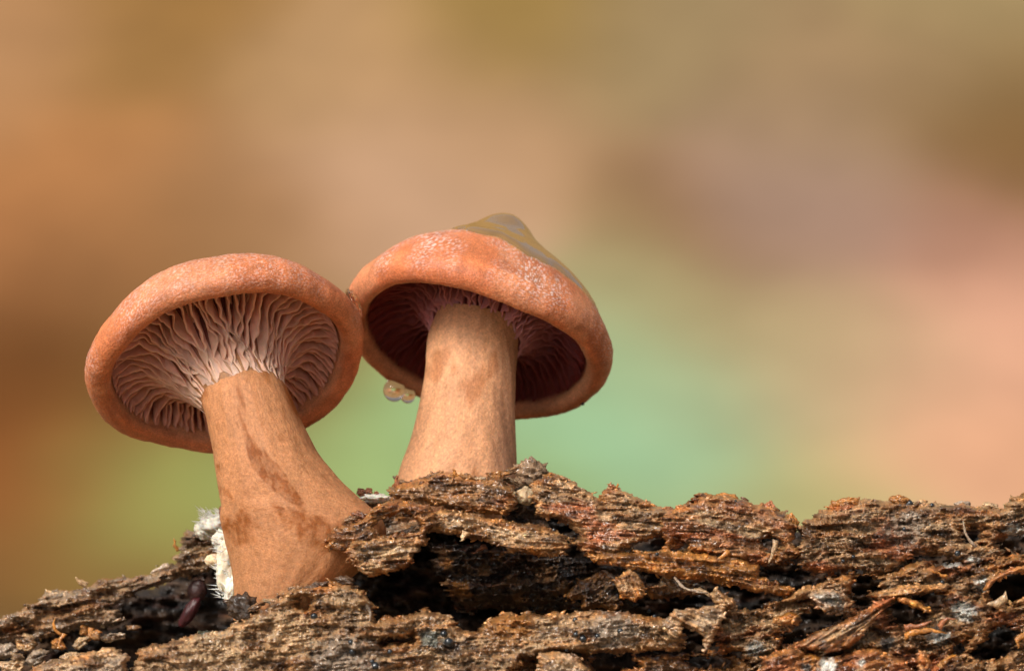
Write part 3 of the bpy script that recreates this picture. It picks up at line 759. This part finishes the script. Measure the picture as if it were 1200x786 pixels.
# slivers standing on the ridge and edges
def sliver(px0, py0, px1, py1, y, wdt, colr, seed, bend=.1):
    a, b = PV(px0, py0, y), PV(px1, py1, y - .05)
    n = 9; V = []; fc_ = []
    d = b - a; L_ = np.linalg.norm(d); d /= L_
    sd = np.cross(d, [0, 1, 0]); sd /= np.linalg.norm(sd)
    for i in range(n):
        t = i / (n - 1)
        c = a + (b - a) * t + sd * bend * L_ * math.sin(t * 3.1) + sd * .02 * float(pn(t * 4, seed * 1.0, 5))
        w_ = wdt * (1 - t) ** .6 * (.75 + .35 * float(pn(t * 5, seed * 2.0, 6))) + .004
        for k in range(5):
            g = k / 5 * 2 * math.pi
            V.append(c + sd * w_ * math.cos(g) + np.array([0, 1, 0]) * w_ * .5 * math.sin(g))
    for i in range(n - 1):
        for k in range(5):
            fc_.append((i * 5 + k, i * 5 + (k + 1) % 5, (i + 1) * 5 + (k + 1) % 5, (i + 1) * 5 + k))
    fc_.append(tuple(reversed(range(5)))); fc_.append(tuple((n - 1) * 5 + q for q in range(5)))
    return mesh_obj('splinter', V, fc_, M['wood'], log, cols=np.tile(np.asarray(colr), (len(V), 1)), wet=.5)
for i, q in enumerate([(72, 697, 53, 690, 1.3, .045, TAN * 1.6, .1), (103, 684, 88, 676, 1.3, .06, TAN * 1.2, .05), (198, 662, 176, 672, 1.2, .05, GREY * 1.4, 0), (210, 645, 204, 630, 1.3, .03, AMBER, .1),
                       (466, 572, 465, 556, -.55, .05, RED * 1.4, 0), (536, 558, 532, 548, -.6, .05, AMBER, .1), (716, 578, 715, 564, -.6, .05, TAN, 0), (722, 580, 724, 566, -.55, .04, AMBER * .8, 0),
                       (430, 705, 434, 728, -2.0, .04, GREY * .9, .05), (545, 622, 540, 634, -1.2, .06, TAN * 1.3, .1), (790, 676, 830, 694, -1.6, .025, GREY * 1.3, -.15), (812, 692, 838, 700, -1.6, .05, TAN, .1),
                       (908, 632, 900, 660, -1.5, .05, TAN * .9, .05), (854, 645, 838, 658, -1.5, .04, AMBER, 0), (570, 640, 552, 648, -.6, .04, RED, 0), (1145, 640, 1128, 610, -1.2, .03, GREY, .1),
                       (1180, 700, 1156, 706, -2.0, .09, TAN * .9, .15), (975, 592, 985, 588, -.6, .07, AMBER * .8, 0), (1000, 590, 1008, 582, -.6, .06, AMBER * .7, 0), (1110, 676, 1090, 668, -1.7, .03, AMBER, 0),
                       (74, 745, 66, 722, .4, .035, AMBER, .25), (76, 742, 70, 760, .35, .035, AMBER, -.2), (106, 735, 104, 752, .6, .05, AMBER * .8, .1), (470, 626, 488, 616, -1.1, .04, GREY, 0),
                       (1100, 735, 1120, 725, -2.1, .04, RED * 1.5, .2), (1060, 735, 1092, 726, -2.0, .05, RED * 1.6, -.1), (1060, 745, 1110, 742, -2.0, .06, AMBER, .1), (1200, 742, 1194, 760, -2.0, .05, AMBER * .8, -.2)]):
    sliver(*q[:7], 500 + i, q[7])
# chips lying on the log's crest
for i, (a, b, y, sx, sz, r, c) in enumerate([(992, 588, -.35, .13, .05, -10, AMBER * .7), (1055, 586, -.35, .12, .055, 12, AMBER * .6), (1078, 590, -.3, .07, .04, 0, TAN), (824, 584, -.4, .12, .06, 0, AMBER * .6), (852, 583, -.4, .12, .05, 8, AMBER * .9),
                                             (900, 598, -.5, .08, .10, 10, RED * 2), (926, 616, -.55, .08, .13, 10, AMBER * .7), (1128, 592, -.3, .10, .05, -8, GREY), (1160, 594, -.3, .1, .05, 10, TAN), (790, 638, -.95, .10, .05, -6, RED * 2)]):
    lump('wood_chip', a, b, y, (sx, sx * .8, sz), c, r, 560 + i * 5, .36, log, freq=2.0)

# crumbs pressed up round the two stem feet
for i, (a, b, y, r_, c) in enumerate([(300, 706, -1.62, .06, BROWN), (318, 700, -1.68, .05, TAN * .8), (346, 686, -1.72, .05, BROWN), (372, 682, -1.72, .07, DARK * 2), (392, 680, -1.7, .05, AMBER * .6), (404, 676, -1.6, .06, DARK * 2), (276, 700, -1.2, .06, DARK * 2),
                                      (412, 604, -1.35, .05, BROWN), (424, 600, -1.3, .06, RED), (474, 562, .1, .05, BROWN), (488, 560, -.1, .05, DARK * 3), (506, 554, -.4, .05, BROWN), (548, 556, -.45, .05, AMBER * .6), (566, 557, -.45, .04, TAN), (582, 552, -.35, .06, AMBER * .7), (598, 548, -.2, .06, BROWN), (600, 560, -.2, .06, TAN * .7)]):
    lump('wood_chip', a, b + 4, y, (r_ * 1.7, r_ * .8, r_ * .55), c * .8, i * 37 % 50 - 25, 860 + i * 3, .75, log, freq=1.5)

# black beads of fungus sitting on the wood
beads = [(368, 722, 4.2), (411, 752, 3.2), (413, 763, 4.2), (440, 780, 4.5), (457, 763, 3), (649, 621, 2.4), (770, 649, 2.2), (674, 726, 3), (727, 739, 3.4), (683, 748, 4), (700, 745, 3.2), (675, 743, 3), (664, 761, 2.6), (760, 716, 3.4), (767, 722, 2.6),
         (876, 735, 3), (898, 631, 3.4), (893, 664, 4), (899, 668, 3), (988, 657, 2.2), (1000, 652, 2.4), (1060, 620, 3), (862, 587, 1.6), (436, 775, 3), (520, 742, 4), (526, 752, 5), (1092, 592, 3), (1066, 590, 4), (1150, 588, 3.4), (1122, 648, 3.4), (1104, 682, 3)]
deps = bpy.context.evaluated_depsgraph_get()
def surf_y(px, py):
    """depth of the wood seen at a frame position"""
    bpy.context.view_layer.update()
    o = Vector((CX * S, CAMY * S, CZ * S)); t = Vector(PV(px, py, 0) * S)
    ok, loc, *_ = sc.ray_cast(bpy.context.evaluated_depsgraph_get(), o, (t - o).normalized())
    return loc.y / S if ok else -.5
for i, (a, b, r) in enumerate(beads):
    v, f = lump_mesh(a, b, surf_y(a, b) - .01, (r / 100,) * 3, 0, 600 + i, .10, data=ICO3)
    mesh_obj('fungus_bead', v, None, M['bead'], log, cols=np.tile(np.array([.012, .016, .020]), (len(v), 1)), quads=f)

# loose crumbs and grit all over the wood: too many to count
def grit():
    v0, f0 = ico(1)
    P_ = np.concatenate([a[0] for a in SURF]); C_ = np.concatenate([a[1] for a in SURF]); D_ = np.concatenate([a[4] for a in SURF])
    n = len(P_)
    r = RNG.uniform(.006, .017, n) * (1 + .5 * (D_ < 6))
    el_ = RNG.uniform(.8, 2.6, n); rot = RNG.normal(0, .5, n)
    jit = RNG.uniform(.6, 1.4, (n, len(v0), 1))
    v = v0[None] * jit
    X_ = v[..., 0] * (r * el_)[:, None]; Y_ = v[..., 1] * r[:, None] * .8; Z_ = v[..., 2] * r[:, None] * .8
    c, s_ = np.cos(rot)[:, None], np.sin(rot)[:, None]
    V = np.stack([X_ * c + Z_ * s_, Y_, -X_ * s_ + Z_ * c], -1) + P_[:, None] + np.array([0, -.006, 0])
    F = (f0[None] + (np.arange(n) * len(v0))[:, None, None]).reshape(-1, 3)
    cc = np.clip(C_ * RNG.uniform(.6, 1.7, (n, 1)), .004, .8)
    o = mesh_obj('wood_grit', V.reshape(-1, 3), None, M['wood'], log, cols=np.repeat(cc, len(v0), 0), wet=.7, quads=F)
    o['kind'] = 'stuff'
grit()

# white mycelium by the first stem
my = thing('mycelium', 'white frayed mycelium growth clinging beside the bending stem', 'mycelium', PV(262, 700, .6))
lump('mat', 254, 612, .95, (.20, .16, .11), (.80, .76, .66), -12, 700, .30, my, 'mycelium', 1.8)
lump('strand', 268, 655, .12, (.13, .14, .38), (.78, .68, .52), 6, 710, .26, my, 'mycelium', 1.6)
lump('strand', 272, 690, .02, (.09, .12, .16), (.80, .74, .62), 10, 716, .28, my, 'mycelium', 1.6)
lump('knob', 250, 656, .25, (.10, .10, .07), (.74, .56, .36), 0, 720, .2, my, 'mycelium')
lump('mat', 240, 622, 1.05, (.12, .12, .09), (.74, .68, .56), 20, 704, .32, my, 'mycelium', 2.2)
lump('mat', 262, 632, .5, (.12, .12, .12), (.76, .70, .58), 0, 706, .34, my, 'mycelium', 2.2)
hv, hf = [], []
spots_ = [(random.uniform(236, 264), random.uniform(598, 618), .92) for _ in range(70)] + [(random.uniform(254, 270), random.uniform(622, 704), .08) for _ in range(90)]
for (hx, hy, hd) in spots_:
    a = random.uniform(math.radians(110), math.radians(200)); 
    b0 = PV(hx, hy, hd + random.uniform(-.1, .1))
    L_ = random.uniform(.05, .15)
    d = np.array([math.cos(a), random.uniform(-.4, .3), math.sin(a) * .6 + .25]); w_ = random.uniform(.006, .013)
    sd = np.cross(d, [0, 1, 0]); sd /= np.linalg.norm(sd)
    k = len(hv)
    hv += [b0 + sd * w_, b0 - sd * w_, b0 + np.array([0, -w_, 0]), b0 + d * L_]
    hf += [(k, k + 1, k + 3), (k + 1, k + 2, k + 3), (k + 2, k, k + 3)]
hair = mesh_obj('frayed_hairs', hv, hf, M['mycelium'], my, cols=np.tile(np.array([.82, .78, .7]), (len(hv), 1)), smooth=False)
hair['kind'] = 'stuff'
# crumbs
tag(lump('soil_crumb', 284, 710, -1.5, (.16, .13, .14), DARK * .8, 0, 730, .40, None, 'wood', 2.4), 'dark brown soil crumb wedged at the foot of the stained stem', 'crumb')
tag(lump('bark_crumb', 262, 602, .6, (.055, .06, .10), RED * .9, -15, 735, .3, None, 'wood', 1.8), 'small red-brown bark crumb on the white mycelium', 'crumb')
tag(lump('wood_lump', 622, 555, .22, (.18, .15, .16), np.array([.26, .16, .09]), 0, 740, .46, None, 'wood', 2.9), 'fuzzy brown wood lump beside the foot of the upright stem', 'crumb')
tag(lump('pale_nodule', 615, 581, -.28, (.10, .08, .11), (.46, .34, .21), 20, 745, .3, None, 'mycelium'), 'pale smooth nodule under the fuzzy wood lump', 'nodule')
tag(lump('mould_patch', 440, 583, .3, (.16, .14, .05), (.6, .57, .5), 0, 750, .3, None, 'mycelium'), 'whitish mould film between the two stems', 'mould')
for i, (a, b, r) in enumerate([(423, 577, .05), (432, 576, .045), (441, 578, .03)]):
    tag(lump('dark_grain', a, b, .28, (r, r, r * .9), RED * .8, 0, 755 + i, .4, None, 'wood', 2), ['largest dark red grain on the whitish mould film, beside the bending stem', 'middle dark red grain in the row on the whitish mould film', 'smallest dark red grain at the far end of the mould film'][i], 'grain', 'dark grains on the mould')
tag(lump('green_crumb', 242, 748, -1.75, (.10, .09, .09), (.035, .04, .02), 0, 765, .45, None, 'wood', 2.6), 'blackish green crumb on the edge of the lower front wood', 'crumb')
st = thing('plant_stalk', 'blurred pink stalk, darkened in colour for the shade of the black hollow behind the stained stem', 'stalk', PV(220, 730, .6))
lump('bud', 231, 692, 1.5, (.12, .12, .14), (.05, .02, .018), 10, 770, .12, st, 'stalk')
lump('shoot', 222, 717, 1.4, (.08, .08, .22), (.055, .01, .012), 32, 775, .12, st, 'stalk')  # bud and shoot colours darkened to stand for shade in the hollow

# drops hanging from the second cap and the film where the caps touch
def drop(name, px, py, y, r, label):
    v0, f = ICO4
    v = v0 * r * np.array([1, 1, 1.06]) + PV(px, py, y)
    o = mesh_obj(name, v, None, M['drop'], None, quads=f)
    return tag(o, label, 'drop')
drop('water_drop', 462, 457, 2.18, .135, 'larger round amber drop hanging from the rim of the peaked cap')
drop('water_drop', 478, 463, 2.26, .095, 'smaller amber drop beside the larger one under the peaked cap')
v, f = lump_mesh(415, 353, .60, (.065, .40, .17), -24, 790, .2)
tag(mesh_obj('liquid_film', v, None, M['drop'], None, quads=f), 'clear liquid film where the two caps touch', 'liquid')
tag(lump('dirt_speck', 683, 473, 1.70, (.022, .03, .022), DARK * .4, 0, 795, .3, None, 'wood', data=ICO3), 'tiny black speck on the lower rim of the peaked cap', 'speck')
tag(lump('dirt_speck', 110, 431, -.42, (.02, .03, .012), DARK * .6, 20, 797, .3, None, 'wood', data=ICO3), 'tiny dark speck on the outer edge of the open cap', 'speck')
